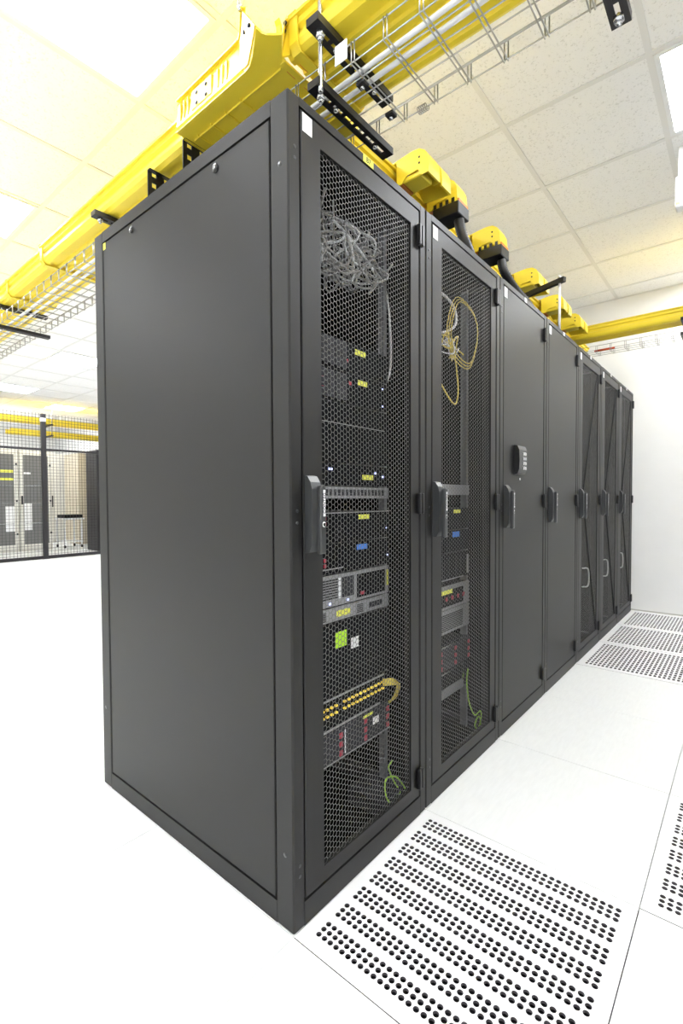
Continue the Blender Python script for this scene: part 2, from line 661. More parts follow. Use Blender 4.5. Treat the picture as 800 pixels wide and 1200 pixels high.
def side_panel_mesh():
    b = MB()
    b.cbox(-0.904, -0.0645, 0.0035, 0.02, 0.0575, 1.885, 'rack_grey', 0.002)
    b.box(-0.915, -0.055, 0.021, 0.026, 0.045, 1.90, 'rack_dark')
    return b.mesh('side_panel')


def door_mesh(solid):
    b = MB()
    m = 'rack_grey'
    ya, yb, za, zb = 0.0440, 0.5620, 0.062, 1.9015
    if solid:
        b.cbox(-0.020, -0.0012, ya, yb, za, zb, m, 0.0022)
    else:
        iy0, iy1, iz0, iz1 = 0.110, 0.513, 0.102, 1.846
        x0, x1 = -0.020, -0.0012
        c = 0.0022
        # front face ring with bevelled outer and inner edges
        def ring(y0, y1, z0, z1, x):
            return [(x, y0, z0), (x, y1, z0), (x, y1, z1), (x, y0, z1)]
        rs = [ring(ya, yb, za, zb, x0), ring(ya, yb, za, zb, x1 - c), ring(ya + c, yb - c, za + c, zb - c, x1),
              ring(iy0 - .001, iy1 + .001, iz0 - .001, iz1 + .001, x1), ring(iy0, iy1, iz0, iz1, x1 - .001), ring(iy0, iy1, iz0, iz1, x0)]
        v = [p for r in rs for p in r]
        f = []
        for k in range(6):
            n = (k + 1) % 6
            for i in range(4):
                j = (i + 1) % 4
                f.append((k * 4 + i, k * 4 + j, n * 4 + j, n * 4 + i))
        b.add(v, f, m)
    return b.mesh('front_door')


def handle_base_mesh():
    b = MB()
    prof = [(-0.0012, .886), (.016, .888), (.026, .905), (.028, .93), (.028, 1.035), (.022, 1.052), (.010, 1.066), (-0.0012, 1.068)]
    b.prism(prof, 1, .064, .103, 'handle_grey')
    return b.mesh('handle_base')


def handle_lever_mesh():
    b = MB()
    n = 10
    pts = [(.083, .884), (.106, .884)] + [(.0945 + .0115 * math.cos(math.pi * k / n), 1.034 + .0115 * math.sin(math.pi * k / n)) for k in range(n + 1)]
    # polygon in (y,z), extruded along x, tapered front
    nn = len(pts)
    v = [(.0285, y, z) for y, z in pts] + [(.040, y, z) for y, z in pts] + [(.044, .0945 + (y - .0945) * .75, .965 + (z - .965) * .96) for y, z in pts]
    f = []
    for k in range(2):
        for i in range(nn):
            j = (i + 1) % nn
            f.append((k * nn + i, k * nn + j, (k + 1) * nn + j, (k + 1) * nn + i))
    f.append(tuple(range(2 * nn, 3 * nn)))
    b.add(v, f, 'handle_grey')
    return b.mesh('handle_lever')


def lock_mesh():
    b = MB()
    b.cyl((.0435, .0945, .953), (.0462, .0945, .953), .0066, 'silver', 14)
    b.cyl((.0462, .0945, .953), (.0466, .0945, .953), .0042, 'ink_black', 12)
    return b.mesh('lock_cylinder')


def hinge_mesh():
    b = MB()
    b.cbox(-.001, .013, .545, .5565, -.032, .032, 'black_plastic', .0025)
    b.cbox(-.001, .013, .5610, .5725, -.032, .032, 'black_plastic', .0025)
    b.box(-.0005, .006, .5565, .5610, -.029, -.012, 'black_plastic')
    b.box(-.0005, .006, .5565, .5610, .012, .029, 'black_plastic')
    b.cyl((.006, .5588, -.035), (.006, .5588, .035), .0028, 'black_plastic', 8)
    return b.mesh('hinge')


def screw_mesh():
    b = MB()
    n = 12
    v = [(-.0005, .0045 * math.cos(2 * math.pi * k / n), .0045 * math.sin(2 * math.pi * k / n)) for k in range(n)] + \
        [(.0018, .0034 * math.cos(2 * math.pi * k / n), .0034 * math.sin(2 * math.pi * k / n)) for k in range(n)]
    b.add(v, [(k, (k + 1) % n, n + (k + 1) % n, n + k) for k in range(n)] + [tuple(range(n, 2 * n))], 'handle_grey')
    return b.mesh('screw')


def cam_lock_mesh():
    b = MB()
    b.cyl((0, .0035, 0), (0, -.002, 0), .011, 'black_plastic', 20)
    b.cyl((0, -.002, 0), (0, -.0035, 0), .0075, 'handle_grey', 16)
    b.cyl((0, -.0035, 0), (0, -.0040, 0), .0045, 'silver', 12)
    b.box(-.001, .001, -.0045, -.0038, -.004, .004, 'ink_black')
    return b.mesh('cam_lock')


def rail_mesh():
    b = MB()
    for ya, yb in ((.050, .066), (.536, .552)):
        b.box(-.118, -.116, ya, yb, .04, 1.88, 'rail_grey')
    b.box(-.15, -.116, .050, .052, .04, 1.88, 'rail_grey')
    b.box(-.15, -.116, .550, .552, .04, 1.88, 'rail_grey')
    for ya, yb in ((.050, .066), (.536, .552)):
        b.box(-.80, -.798, ya, yb, .04, 1.88, 'rail_grey')
    return b.mesh('mounting_rail')


def light_dot_mesh():  # pale squares stand for light showing through the rear rail holes
    b = MB()
    for k in range(42):
        z = .06 + k * .0433
        b.box(-.40, -.399, .567, .569, z, z + .006, 'silver')
    return b.mesh('rail_light_dots')


def brace_mesh():
    """thin V shaped stiffener wires behind the far mesh doors"""
    b = MB()
    b.tube([(-.002, .49, 1.840), (-.002, .130, 1.03), (-.002, .50, .110)], .0042, 'ink_black', 6)
    return b.mesh('door_brace')


def keypad_mesh():
    b = MB()
    prof = [(-.0012, 1.116), (.014, 1.120), (.022, 1.14), (.024, 1.18), (.022, 1.225), (.014, 1.243), (-.0012, 1.246)]
    b.prism(prof, 1, .165, .262, 'black_plastic')
    return b.mesh('combination_lock')


CAB = [
    ('mesh', 'black server cabinet nearest the viewer, with the big side panel and mesh door'),
    ('mesh', 'second black mesh door cabinet, with a coiled yellow cable behind its door'),
    ('solid', 'black cabinet whose plain steel door has a keypad lock above the handle'),
    ('solid', 'black cabinet with a plain door, between the keypad cabinet and the far mesh doors'),
    ('mesh', 'third mesh door cabinet counting from the front, right after the plain doors'),
    ('mesh', 'black mesh door cabinet that is second from the far wall'),
    ('mesh', 'black mesh door cabinet at the end of the row, against the far wall'),
]
for k, (kind, lab) in enumerate(CAB):
    t = thing('server_cabinet', lab, 'server cabinet', (0, k * W, 0), 'row of black server cabinets')
    put('frame', cached('frame', frame_mesh), t)
    put('shell', cached('shell', shell_mesh), t)
    put('mounting_rails', cached('rail', rail_mesh), t)
    if kind == 'mesh':
        stuff(put('rail_light_dots', cached('nuts', light_dot_mesh), t))  # painted dots of light at the rail holes
    if k == 0:
        sp = put('side_panel', cached('side', side_panel_mesh), t)
        for lx, lz in ((-.268, 1.862), (-.707, 1.862)):
            put('cam_lock', cached('cam', cam_lock_mesh), sp, (lx, 0.002, lz))
        o = MB().box(-.904, -.887, .0028, .0036, 1.862, 1.884, 'label_yellow').build('label', sp)
        o['label'] = 'small yellow sticker'
        q = MB()
        q.cyl((-.027, .003, 1.767), (-.027, .0009, 1.767), .006, 'handle_grey', 12)
        q.cyl((-.027, .003, .18), (-.027, .0009, .18), .006, 'handle_grey', 12)
        q.cyl((-.94, .003, .28), (-.94, .0009, .28), .006, 'handle_grey', 12)
        q.build('plug', t)
    else:
        put('partition', cached('part', inner_side_mesh), t)
    if k == 6:
        MB().cbox(-0.904, -0.0645, W - .02, W - .0035, 0.0575, 1.885, 'rack_grey', .002).build('side_panel', t)
    d = put('front_door', cached(kind, lambda: door_mesh(kind == 'solid')), t)
    if kind == 'mesh':
        put('perforated_mesh', cached('hex', hex_panel_mesh), d)
    if k >= 4:
        put('door_brace', cached('brace', brace_mesh), d)
    hp = [put('handle_base', cached('hb', handle_base_mesh), d)]
    hp.append(put('handle_lever', cached('hl', handle_lever_mesh), d))
    hp.append(put('lock_cylinder', cached('lk', lock_mesh), d))
    o = MB().box(.0435, .0443, .0925, .1015, .972, 1.034, 'label_white').build('handle_label', d)
    hp.append(o)
    for o in hp:
        o.scale = (.8, .85, 1)
        o.location = (0, -.0064, 0)
    tm = cached('conteg', lambda: text_mesh('handle_lettering', 'CONTEG', 0.0118))
    o = put('handle_lettering', tm, d, (.0446 * .8 + .0001, .097 * .85 - .0064, 1.003))
    # text x axis -> +z, text y axis -> -y, normal -> +x
    M3 = Matrix(((0, 0, 1), (0, -1, 0), (1, 0, 0)))
    o.rotation_euler = M3.to_euler()
    for z in (1.823, .997, .123):
        put('hinge', cached('hinge', hinge_mesh), d, (0, 0, z))
    for z in (1.805, 1.78, .985, .958, .155, .130):
        put('screw', cached('screw', screw_mesh), t, (.0, .022, z))
    o = MB().box(-.0012, -.0004, .0485, .080, 1.856, 1.897, 'label_white').build('sticker', d)
    o['label'] = 'white paper sticker'
    if k == 0:
        o = MB().box(-.0006, .0004, .277, .322, 1.9055, 1.9248, 'label_yellow').build('name_tag', t)
        q = put('name_lettering', text_mesh('name_lettering', 'B7', 0.019), t, (.0006, .2995, 1.9150))
        q.rotation_euler = (math.pi / 2, 0, math.pi / 2)
    elif k >= 2:
        MB().box(-.0006, .0004, .287, .312, 1.9055, 1.9248, 'label_white').build('name_tag', t)
    if k == 2:
        kp = put('combination_lock', keypad_mesh(), d)
        q = MB()
        for i in range(4):
            for j in range(2):
                q.cbox(.0225, .0262, .206 + j * .022, .222 + j * .022, 1.138 + i * .021, 1.152 + i * .021, 'silver', .001)
        q.build('keypad_buttons', d)
        MB().cyl((-.0012, .232, 1.098), (.003, .232, 1.098), .006, 'silver', 12).build('lock_cylinder', d)

for k in range(7):
    t = thing('server_cabinet', 'black server cabinet across the aisle, outside the view of the photograph', 'server cabinet', (3.0, (k + 1) * W, 0), 'opposite row of cabinets')
    t.rotation_euler.z = math.pi
    put('frame', cached('frame', frame_mesh), t)
    put('shell', cached('shell', shell_mesh), t)
    put('front_door', cached('solid', lambda: door_mesh(True)), t)

# ------------------------------------------------------------------ rack equipment
EX = -0.112          # front plane of the mounted equipment
EY0, EY1 = 0.067, 0.549


def unit(name, cab, z0, z1, body, label, cat='server', depth=0.62, group='rack equipment'):
    t = thing(name, label, cat, (EX, cab * W + EY0, z0), group)
    h = z1 - z0 - .001
    b = MB()
    w = EY1 - EY0
    b.box(-depth, -.006, .018, w - .018, .0, h, 'server_black')
    b.cbox(-.006, .002, 0, w, 0, h, body, .0012)
    b.build('chassis', t)
    return t, h, w


def sticker(t, y, z, w, h, m, name='label'):
    """y,z centre in unit space"""
    return MB().box(.003, .0038, y - w / 2, y + w / 2, z - h / 2, z + h / 2, m).build(name, t)


def bays(t, y0, y1, z0, z1, ny, nz, m='server_mid', latch=None):
    dy, dz = (y1 - y0) / ny, (z1 - z0) / nz
    def mk():
        b = MB()
        b.cbox(.0, .006, .0012, dy - .0012, .001, dz - .001, m, .001)
        b.box(.006, .0062, dy * .12, dy * .75, dz * .2, dz * .3, 'ink_black')
        b.box(.006, .0062, dy * .12, dy * .75, dz * .5, dz * .6, 'ink_black')
        return b.mesh('drive_bay')
    me = mk()
    lm = None
    if latch:
        lm = MB().cbox(.0, .004, -.007, .007, -.008, .008, latch, .001).mesh('latch')
    for i in range(ny):
        for j in range(nz):
            o = put('drive_bay', me, t, (.001, y0 + i * dy, z0 + j * dz))
            if lm:
                put('latch', lm, o, (.006, dy * .9, dz * .5))


def vents(t, y0, y1, z0, z1, n, m='ink_black'):
    b = MB()
    dz = (z1 - z0) / n
    for k in range(n):
        b.box(.002, .0032, y0, y1, z0 + k * dz, z0 + k * dz + dz * .5, m)
    b.build('vent', t)


def leds(t, pts, m, s=.0022):
    b = MB()
    for y, z in pts:
        b.box(.002, .0045, y - s, y + s, z - s, z + s, m)
    return b.build('indicator', t)


# nearest cabinet, top to bottom
t, h, w = unit('server', 0, 1.385, 1.472, 'server_black', 'black server with red latches and a yellow label, uppermost in the nearest cabinet')
bays(t, .10, .27, .006, h - .006, 3, 3, 'server_mid')
sticker(t, .335, h - .022, .052, .016, 'label_yellow')
leds(t, [(.16, .07), (.16, .05), (.27, .03)], 'latch_red', .005)
t, h, w = unit('server', 0, 1.292, 1.382, 'server_black', 'black server with red latches just below the uppermost one in the nearest cabinet')
bays(t, .10, .27, .006, h - .006, 3, 3, 'server_mid')
sticker(t, .345, h - .02, .046, .015, 'label_yellow')
leds(t, [(.165, .075), (.165, .055), (.165, .035), (.165, .015), (.285, .06)], 'latch_red', .005)
leds(t, [(.45, .07), (.45, .015)], 'led_blue')
t, h, w = unit('storage_array', 0, 1.118, 1.288, 'server_black', 'tall plain black unit in the middle of the nearest cabinet, above the grey shelf')
MB().box(.002, .003, .02, w - .02, .110, .1115, 'server_grey').build('seam', t)
t, h, w = unit('server', 0, 1.052, 1.114, 'server_black', 'thin black server with a yellow label above the light grey panel in the nearest cabinet')
sticker(t, .37, .026, .055, .015, 'label_yellow')
leds(t, [(.19, .045), (.2, .045), (.41, .04), (.45, .03)], 'led_blue', .003)
vents(t, .02, .15, .01, .05, 5, 'server_mid')
t, h, w = unit('patch_panel', 0, 1.014, 1.048, 'server_grey', 'light grey panel across the nearest cabinet at door handle height', 'patch panel', .12)
b = MB()
for k in range(24):
    b.box(.002, .0028, .03 + k * .018, .042 + k * .018, .008, .026, 'server_mid')
b.build('ports', t)
t, h, w = unit('server', 0, .888, .975, 'server_black', 'black server with a yellow label under the grey panel of the nearest cabinet')
sticker(t, .35, h - .016, .055, .014, 'label_yellow')
MB().box(.002, .0036, .0, w, h - .003, h, 'server_grey').build('seam', t)
leds(t, [(.17, .07), (.17, .055), (.17, .03)], 'latch_red', .005)
leds(t, [(.47, .03)], 'led_blue')
bays(t, .02, .26, .006, .05, 4, 2, 'server_black')
t, h, w = unit('server', 0, .800, .885, 'server_black', 'black server with a blue label in the nearest cabinet')
sticker(t, .34, h - .017, .052, .016, 'label_blue')
leds(t, [(.17, .04), (.17, .025)], 'latch_red', .005)
leds(t, [(.475, .03)], 'led_blue')
MB().box(.002, .0032, .15, .25, .012, .015, 'server_grey').build('seam', t)
t, h, w = unit('storage_array', 0, .706, .796, 'server_grey', 'grey storage unit with a black bay, upper of the grey pair in the nearest cabinet')
vents(t, .02, .225, .022, h - .008, 8)
MB().box(.002, .0042, .228, .238, .02, h - .01, 'label_white').build('strip', t)
MB().box(.002, .0035, .245, .30, .02, h - .01, 'server_mid').build('button_field', t)
MB().box(.0022, .0035, .315, .462, .008, h - .010, 'server_black').build('bay_cover', t)
sticker(t, .474, .05, .010, .05, 'label_yellow')
leds(t, [(.335, .02), (.345, .02)], 'latch_red', .005)
leds(t, [(.325, .075), (.335, .075)], 'silver', .003)
leds(t, [(.19, .01), (.27, .01)], 'led_blue', .003)
t, h, w = unit('server', 0, .662, .702, 'server_grey', 'thin grey server with a bright yellow label, lower of the nearest cabinet\'s grey pair')
vents(t, .02, .175, .006, h - .006, 6)
vents(t, .315, .345, .006, h - .006, 6)
MB().box(.002, .0034, .375, .445, .011, .028, 'server_mid').build('drive_slot', t)
sticker(t, .25, .02, .062, .018, 'label_yellow')
t, h, w = unit('power_supply_unit', 0, .452, .656, 'server_black', 'tall black unit with a lime green sticker and a white sticker in the nearest cabinet', 'power unit')
sticker(t, .238, .154, .05, .046, 'label_lime')
sticker(t, .303, .130, .036, .032, 'label_white')
MB().box(.002, .003, .03, w - .02, .055, .0562, 'server_mid').build('seam', t)
t, h, w = unit('network_switch', 0, .352, .447, 'server_black', 'network switch with two rows of yellow plugs in the nearest cabinet', 'network switch', .35)
MB().box(.002, .0045, .0, w - .03, h - .006, h - .001, 'server_grey').build('top_edge', t)
MB().box(.002, .0040, .0, w - .05, .0, .006, 'server_grey').build('bottom_edge', t)
pm = MB().cbox(0, .008, -.0046, .0046, -.003, .003, 'led_amber', .001).mesh('plug')
for r_ in range(2):
    for k in range(23):
        if k == 11:
            continue
        put('plug', pm, t, (.002, .020 + k * .0192, .048 + r_ * .020))
t, h, w = unit('disk_shelf', 0, .258, .349, 'server_mid', 'disk shelf with three columns of dark red latches, lowest unit in the nearest cabinet', 'disk shelf')
bays(t, .004, w - .004, .004, h - .008, 4, 3, 'server_mid', 'latch_red')
MB().box(.006, .0075, .0, w, .0, .003, 'server_grey').build('bottom_edge', t)
MB().box(.008, .009, .246, .251, .01, .08, 'label_white').build('strip', t)
sticker(t, .40, .055, .03, .022, 'label_white').location.x = .006
sticker(t, .36, h - .006, .05, .008, 'label_yellow').location.x = .006
leds(t, [(.44, .02), (.33, .02), (.44, .05)], 'led_green', .0018)

# yellow patch cable bundle at the switch's right end
yb = thing('cable_bundle', 'yellow patch cables bent down beside the switch in the nearest cabinet', 'cables', (EX, EY1, .34))
for k in range(5):
    MB().tube(smooth_path([(.012, -.045, .09 - k * .004), (.030 + k * .002, -.01, .085 - k * .003), (.034, .004 + k * .003, .06), (.02, .004 + k * .003, .02),
                           (-.01, .002 + k * .003, -.01)], 5), .004, 'cable_yellow', 6).build('patch_cable', yb)

# second cabinet
t, h, w = unit('patch_panel', 1, 1.026, 1.068, 'server_grey', 'light grey panel behind the second mesh door, beside its handle', 'patch panel', .12)
t, h, w = unit('server', 1, .888, .975, 'server_black', 'black server with a yellow label in the second mesh door cabinet')
sticker(t, .37, h - .014, .06, .014, 'label_yellow')
t, h, w = unit('server', 1, .800, .885, 'server_black', 'black server with a blue label in the second mesh door cabinet')
sticker(t, .36, h - .016, .06, .022, 'label_blue')
t, h, w = unit('server', 1, .690, .795, 'server_black', 'black server with upright seams, third from top in the second mesh door cabinet')
b = MB()
for yy in (.2, .3, .36, .40):
    b.box(.002, .0032, yy, yy + .004, .01, h - .01, 'server_mid')
b.box(.002, .0032, .46, .475, .01, h - .015, 'server_grey')
b.box(.002, .0032, 0, .43, 0, .004, 'server_grey')
b.build('seam', t)
t, h, w = unit('storage_array', 1, .575, .668, 'server_grey', 'grey framed storage unit with red latches in the second mesh door cabinet')
bays(t, .03, w - .06, .012, h - .016, 8, 1, 'server_black', 'latch_red')
sticker(t, .27, h - .02, .09, .016, 'label_yellow').location.x = .008
t, h, w = unit('server', 1, .480, .572, 'server_grey', 'grey vented server under the red latch unit in the second mesh door cabinet')
vents(t, .03, w - .06, .012, h - .012, 9)
t, h, w = unit('disk_shelf', 1, .335, .437, 'server_mid', 'black disk shelf with pale top edge in the second mesh door cabinet', 'disk shelf')
bays(t, .004, w - .004, .004, h - .01, 4, 3, 'server_mid', 'latch_red')
MB().box(.002, .009, 0, w - .06, h - .005, h, 'silver').build('top_edge', t)
t, h, w = unit('server', 1, .232, .332, 'server_black', 'lowest server with a silver bezel in the second mesh door cabinet')
MB().box(.002, .008, 0, w - .06, 0, .035, 'rail_grey').build('bezel', t)
MB().box(.002, .009, 0, w - .06, h - .004, h, 'silver').build('top_edge', t)
MB().box(.002, .009, w - .075, w - .06, .03, h, 'silver').build('bezel_end', t)

# far mesh cabinets
FAR = {4: 'the third mesh cabinet', 5: 'the mesh cabinet second from the far wall', 6: 'the mesh cabinet at the far wall'}
for cab, who in FAR.items():
    t, h, w = unit('server', cab, 1.36, 1.45, 'server_mid', 'dark server with pale spots, uppermost in ' + who)
    leds(t, [(.36, .05), (.38, .05)], 'silver', .009)
    t, h, w = unit('server', cab, 1.23, 1.32, 'server_mid', 'dark server below the uppermost one in ' + who)
    leds(t, [(.36, .04)], 'silver', .009)
    t, h, w = unit('server', cab, .98, 1.07, 'server_grey' if cab == 4 else 'server_mid', 'server at handle height in ' + who)
    leds(t, [(.36, .04), (.4, .04)], 'label_white', .012)
    t, h, w = unit('storage_array', cab, .55, .72, 'server_mid', 'storage unit below the handle in ' + who)
    bays(t, .01, w - .01, .005, h - .005, 4, 4, 'server_black')
    t, h, w = unit('server', cab, .30, .40, 'server_black', 'lowest server in ' + who)
    if cab == 4:
        leds(t, [(.3, .06), (.33, .07), (.37, .05), (.4, .06), (.35, .03), (.31, .02)], 'led_green', .005)
for cab, who in FAR.items():
    tag(MB().tube(smooth_path([(-.09, .50, .52), (-.06, .535, .51), (-.06, .54, .40), (-.09, .50, .39)], 6), .005, 'cable_white', 6)
        .build('cable', None, (0, cab * W, 0)), 'pale looped cable low inside ' + who, 'cable')
rb = random.Random(3)
for k in range(5):
    a0 = rb.random() * 6
    tag(MB().tube([(-.1 + rb.uniform(-.01, .02), 5 * W + .32 + (.07 + .012 * k) * math.cos(a0 + q * .5), 1.36 + (.10 + .014 * k) * math.sin(a0 + q * .5)) for q in range(13)],
                  .004, 'cable_grey', 5).build('cable'), 'pinkish grey cable coiled behind the mesh door second from the far wall', 'cable', 'coiled cables in the sixth cabinet')

# tangled cables in the nearest cabinet
rb = random.Random(11)
for k in range(18):
    y0 = rb.uniform(.10, .30)
    z0 = rb.uniform(1.70, 1.90)
    pts = [(-.12 + rb.uniform(-.12, .03), y0, z0)]
    for q in range(5):
        pts.append((-.12 + rb.uniform(-.12, .03), min(.56, y0 + (q + 1) * rb.uniform(.02, .085)), 1.75 + rb.uniform(-.09, .09) - q * .0))
    if k % 3 == 0:
        c = Vector((-.11, rb.uniform(.30, .50), rb.uniform(1.70, 1.78)))
        r_ = rb.uniform(.035, .07)
        for q in range(9):
            pts.append(c + Vector((rb.uniform(-.02, .02), r_ * math.cos(q * .75), r_ * .75 * math.sin(q * .75))))
    tag(MB().tube(smooth_path(pts, 5), rb.uniform(.0026, .0040), 'cable_white' if k % 4 == 1 else 'cable_grey', 6).build('network_cable'),
        'grey and white network cable tangled at the top of the nearest cabinet', 'cable', 'tangled cables behind the nearest mesh door')
tag(MB().tube(smooth_path([(-.13, .50, 1.74), (-.12, .545, 1.70), (-.12, .575, 1.6), (-.12, .58, 1.45), (-.13, .56, 1.38), (-.14, .545, 1.33)], 6), .0035, 'cable_white', 6)
    .build('network_cable'), 'single white cable hanging down on the right inside the nearest cabinet', 'cable')
tag(MB().box(-.148, -.140, .552, .560, 1.36, 1.68, 'rail_grey').build('cable_channel'), 'thin pale vertical strip inside the nearest cabinet', 'cable channel')

# green earthing cables low in the cabinets
tag(MB().tube(smooth_path([(-.10, .555, .145), (-.09, .52, .14), (-.08, .53, .10), (-.06, .54, .06), (-.05, .50, .05), (-.05, .46, .075), (-.06, .455, .11), (-.07, .48, .13),
                           (-.06, .52, .12), (-.04, .545, .075), (-.04, .56, .05)], 7), .0028, 'cable_green', 6).build('earth_cable'),
    'green and yellow earth cable looped low in the nearest cabinet', 'cable')
tag(MB().tube(smooth_path([(-.10, 1.12, .30), (-.09, 1.09, .25), (-.08, 1.09, .17), (-.06, 1.10, .12), (-.05, 1.13, .13), (-.05, 1.14, .10), (-.05, 1.11, .06), (-.05, 1.08, .09),
                           (-.05, 1.12, .11), (-.05, 1.15, .04)], 7), .0028, 'cable_green', 6).build('earth_cable'),
    'green earth cable hanging low in the second mesh door cabinet', 'cable')
bb = MB()
bb.cbox(-.20, -.06, .44, .58, .021, .075, 'server_mid', .004)
bb.box(-.06, -.059, .45, .57, .06, .063, 'silver')
tag(bb.build('power_strip'), 'dark power box on the floor of the nearest cabinet', 'power strip')

# coiled yellow fibre in the second cabinet
for k in range(3):
    r_ = .120 + .010 * k
    pts = []
    for q in range(25):
        a_ = 2 * math.pi * q / 24
        pts.append((-.085 - .004 * k + .006 * math.sin(3 * a_), .655 + .40 + r_ * math.cos(a_) * .95, 1.672 + r_ * math.sin(a_)))
    tag(MB().tube(pts, .0022, 'cable_yellow', 5).build('fibre_cable'), 'yellow fibre cable coiled in a ring behind the second mesh door', 'cable', 'coiled yellow fibres')
tag(MB().tube(smooth_path([(-.1, .80, 1.62), (-.09, .90, 1.60), (-.09, .96, 1.60), (-.08, .975, 1.50), (-.08, .985, 1.42), (-.08, .955, 1.375), (-.09, .88, 1.43), (-.1, .82, 1.5)], 7),
            .003, 'cable_yellow', 6).build('fibre_cable'), 'yellow cable hanging in a long loop under the coil in the second cabinet', 'cable')
tag(MB().tube(smooth_path([(-.12, .78, 1.76), (-.1, .88, 1.78), (-.09, .97, 1.75), (-.09, .985, 1.69), (-.1, .93, 1.65), (-.11, .86, 1.63)], 7), .005, 'cable_white', 6)
    .build('network_cable'), 'thick white cable curving beside the yellow coil in the second cabinet', 'cable')
rb = random.Random(5)
for k in range(8):
    pts = [(-.10, .84 + rb.uniform(0, .06), 1.58 + rb.uniform(0, .06))]
    for q in range(4):
        pts.append((-.09 + rb.uniform(-.03, .01), .90 + q * .04 + rb.uniform(-.02, .02), 1.60 + rb.uniform(-.05, .05)))
    tag(MB().tube(smooth_path(pts, 4), .0028, 'cable_white' if k % 2 else 'cable_yellow', 5).build('network_cable'),
        'short patch cable bunched inside the yellow coil of the second cabinet', 'cable', 'patch cables inside the coil')


# ------------------------------------------------------------------ yellow fibre raceways
def profile(w, h):
    """open U profile with ribs: outer and inner point lists (u across, z up)"""
    o, n = [], []
    th = .004
    hw = w / 2
    # left side from the top lip down, then bottom, then right side up
    side = [(hw + .010, h), (hw + .010, h - .008), (hw, h - .010), (hw, h * .70), (hw - .010, h * .64), (hw - .010, h * .46), (hw, h * .40), (hw, .022), (hw - .006, .008), (hw - .020, .0)]
    rib = []
    m = 5
    span = 2 * (hw - .030)
    for k in range(m):
        a = -(hw - .030) + span * (k + .0) / m
        rib += [(a + span / m * .10, .0), (a + span / m * .20, .009), (a + span / m * .80, .009), (a + span / m * .90, .0)]
    left = [(-u, z) for u, z in side]
    o = left + rib + side[::-1]
    n = []
    for u, z in o:
        if abs(u) > hw - .021:
            n.append((u - math.copysign(th, u) if z < h - .0085 else u - math.copysign(th if abs(u) <= hw else .014, u), max(z, th)))
        else:
            n.append((u, z + th))
    return o, n


def raceway_mesh(axis, a0, a1, c, w, z, h, mat_='raceway_yellow', name='raceway'):
    o, n = profile(w, h)
    if axis == 0:
        fn = lambda u, q, t: (t, c + u, z + q)
    else:
        fn = lambda u, q, t: (c - u, t, z + q)
    return MB().strip(o, n, fn, [a0, a1], mat_)


RZ, RH = 2.245, 0.09
AC, AW = 0.35, 0.29


def collar(axis, a, c, w, z, h, wd=.03):
    b = MB()
    hw = w / 2 + .006
    o = [(-hw - .006, h + .002), (-hw, h - .01), (-hw, .015), (-hw + .015, -.006), (hw - .015, -.006), (hw, .015), (hw, h - .01), (hw + .006, h + .002)]
    n = [(-hw - .003, h + .002), (-hw + .005, h - .01), (-hw + .005, .015), (-hw + .017, -.0005), (hw - .017, -.0005), (hw - .005, .015), (hw - .005, h - .01), (hw + .003, h + .002)]
    if axis == 0:
        fn = lambda u, q, t: (t, c + u, z + q)
    else:
        fn = lambda u, q, t: (c - u, t, z + q)
    b.strip(o, n, fn, [a - wd / 2, a + wd / 2], 'raceway_yellow')
    for k in range(4):
        s = -hw + .06 + k * (w - .10) / 3
        if axis == 0:
            b.box(a - wd / 2 - .004, a - wd / 2, c + s - .016, c + s + .016, z - .004, z + .004, 'raceway_orange')  # dashes paint the orange-tinted reflection inside the coupler
    return b


def raceway(axis, a0, a1, c, w, z, h, label, collars=()):
    o = raceway_mesh(axis, a0, a1, c, w, z, h).build('cable_raceway')
    tag(o, label, 'cable raceway', 'yellow fibre raceways')
    for a in collars:
        collar(axis, a, c, w, z, h).build('coupler', o)
    return o


raceway(0, -.215, 2.2, AC, AW, RZ, RH, 'ribbed yellow raceway overhead at the top, right of the yellow junction', (-.20 + .02,))
raceway(0, -2.06, -.685, AC, AW, RZ, RH, 'yellow raceway running from the junction to the left, above the nearest cabinet', (-2.045,))
raceway(0, -8.0, -2.064, AC, AW - .03, RZ - .004, RH, 'distant yellow raceway stretch that continues past the coupler at the left edge', (-2.64,))
BC, BW = -0.45, 0.27
raceway(1, .548, 3.98, BC, BW, RZ, RH, 'yellow raceway lengthwise over the cabinet tops, feeding the drop spouts')
raceway(0, -.305, 2.3, 3.45, .17, RZ, RH, 'yellow raceway crossing the aisle in front of the far wall')
raceway(1, -2.0, 4.2, -9.35, .26, 2.43, .10, 'far upper yellow raceway high behind the mesh fence')
raceway(1, 2.15, 4.2, -9.55, .26, 2.23, .09, 'far lower yellow raceway just above the beige cabinets')

# junction fitting
jt = thing('raceway_junction', 'yellow raceway junction with ribbed underside above the nearest cabinet corner', 'raceway junction', (-.45, AC, RZ))
ox, oy = -.45, AC
def J(x, y):
    return (x - ox, y - oy)
jx0, jx1, jy0, jy1 = -.245, .225, -.192, .195
plan = [J(-.695, .158), J(-.335, .158), J(-.312, .155), J(-.285, .142), J(-.282, .160), J(-.262, .185), J(-.245, .200), J(-.232, .206),
        J(-.226, .212), J(-.226, .545), J(-.695, .545)]
MB().prism(plan, 2, -.004, .0, 'raceway_yellow').build('base_plate', jt)
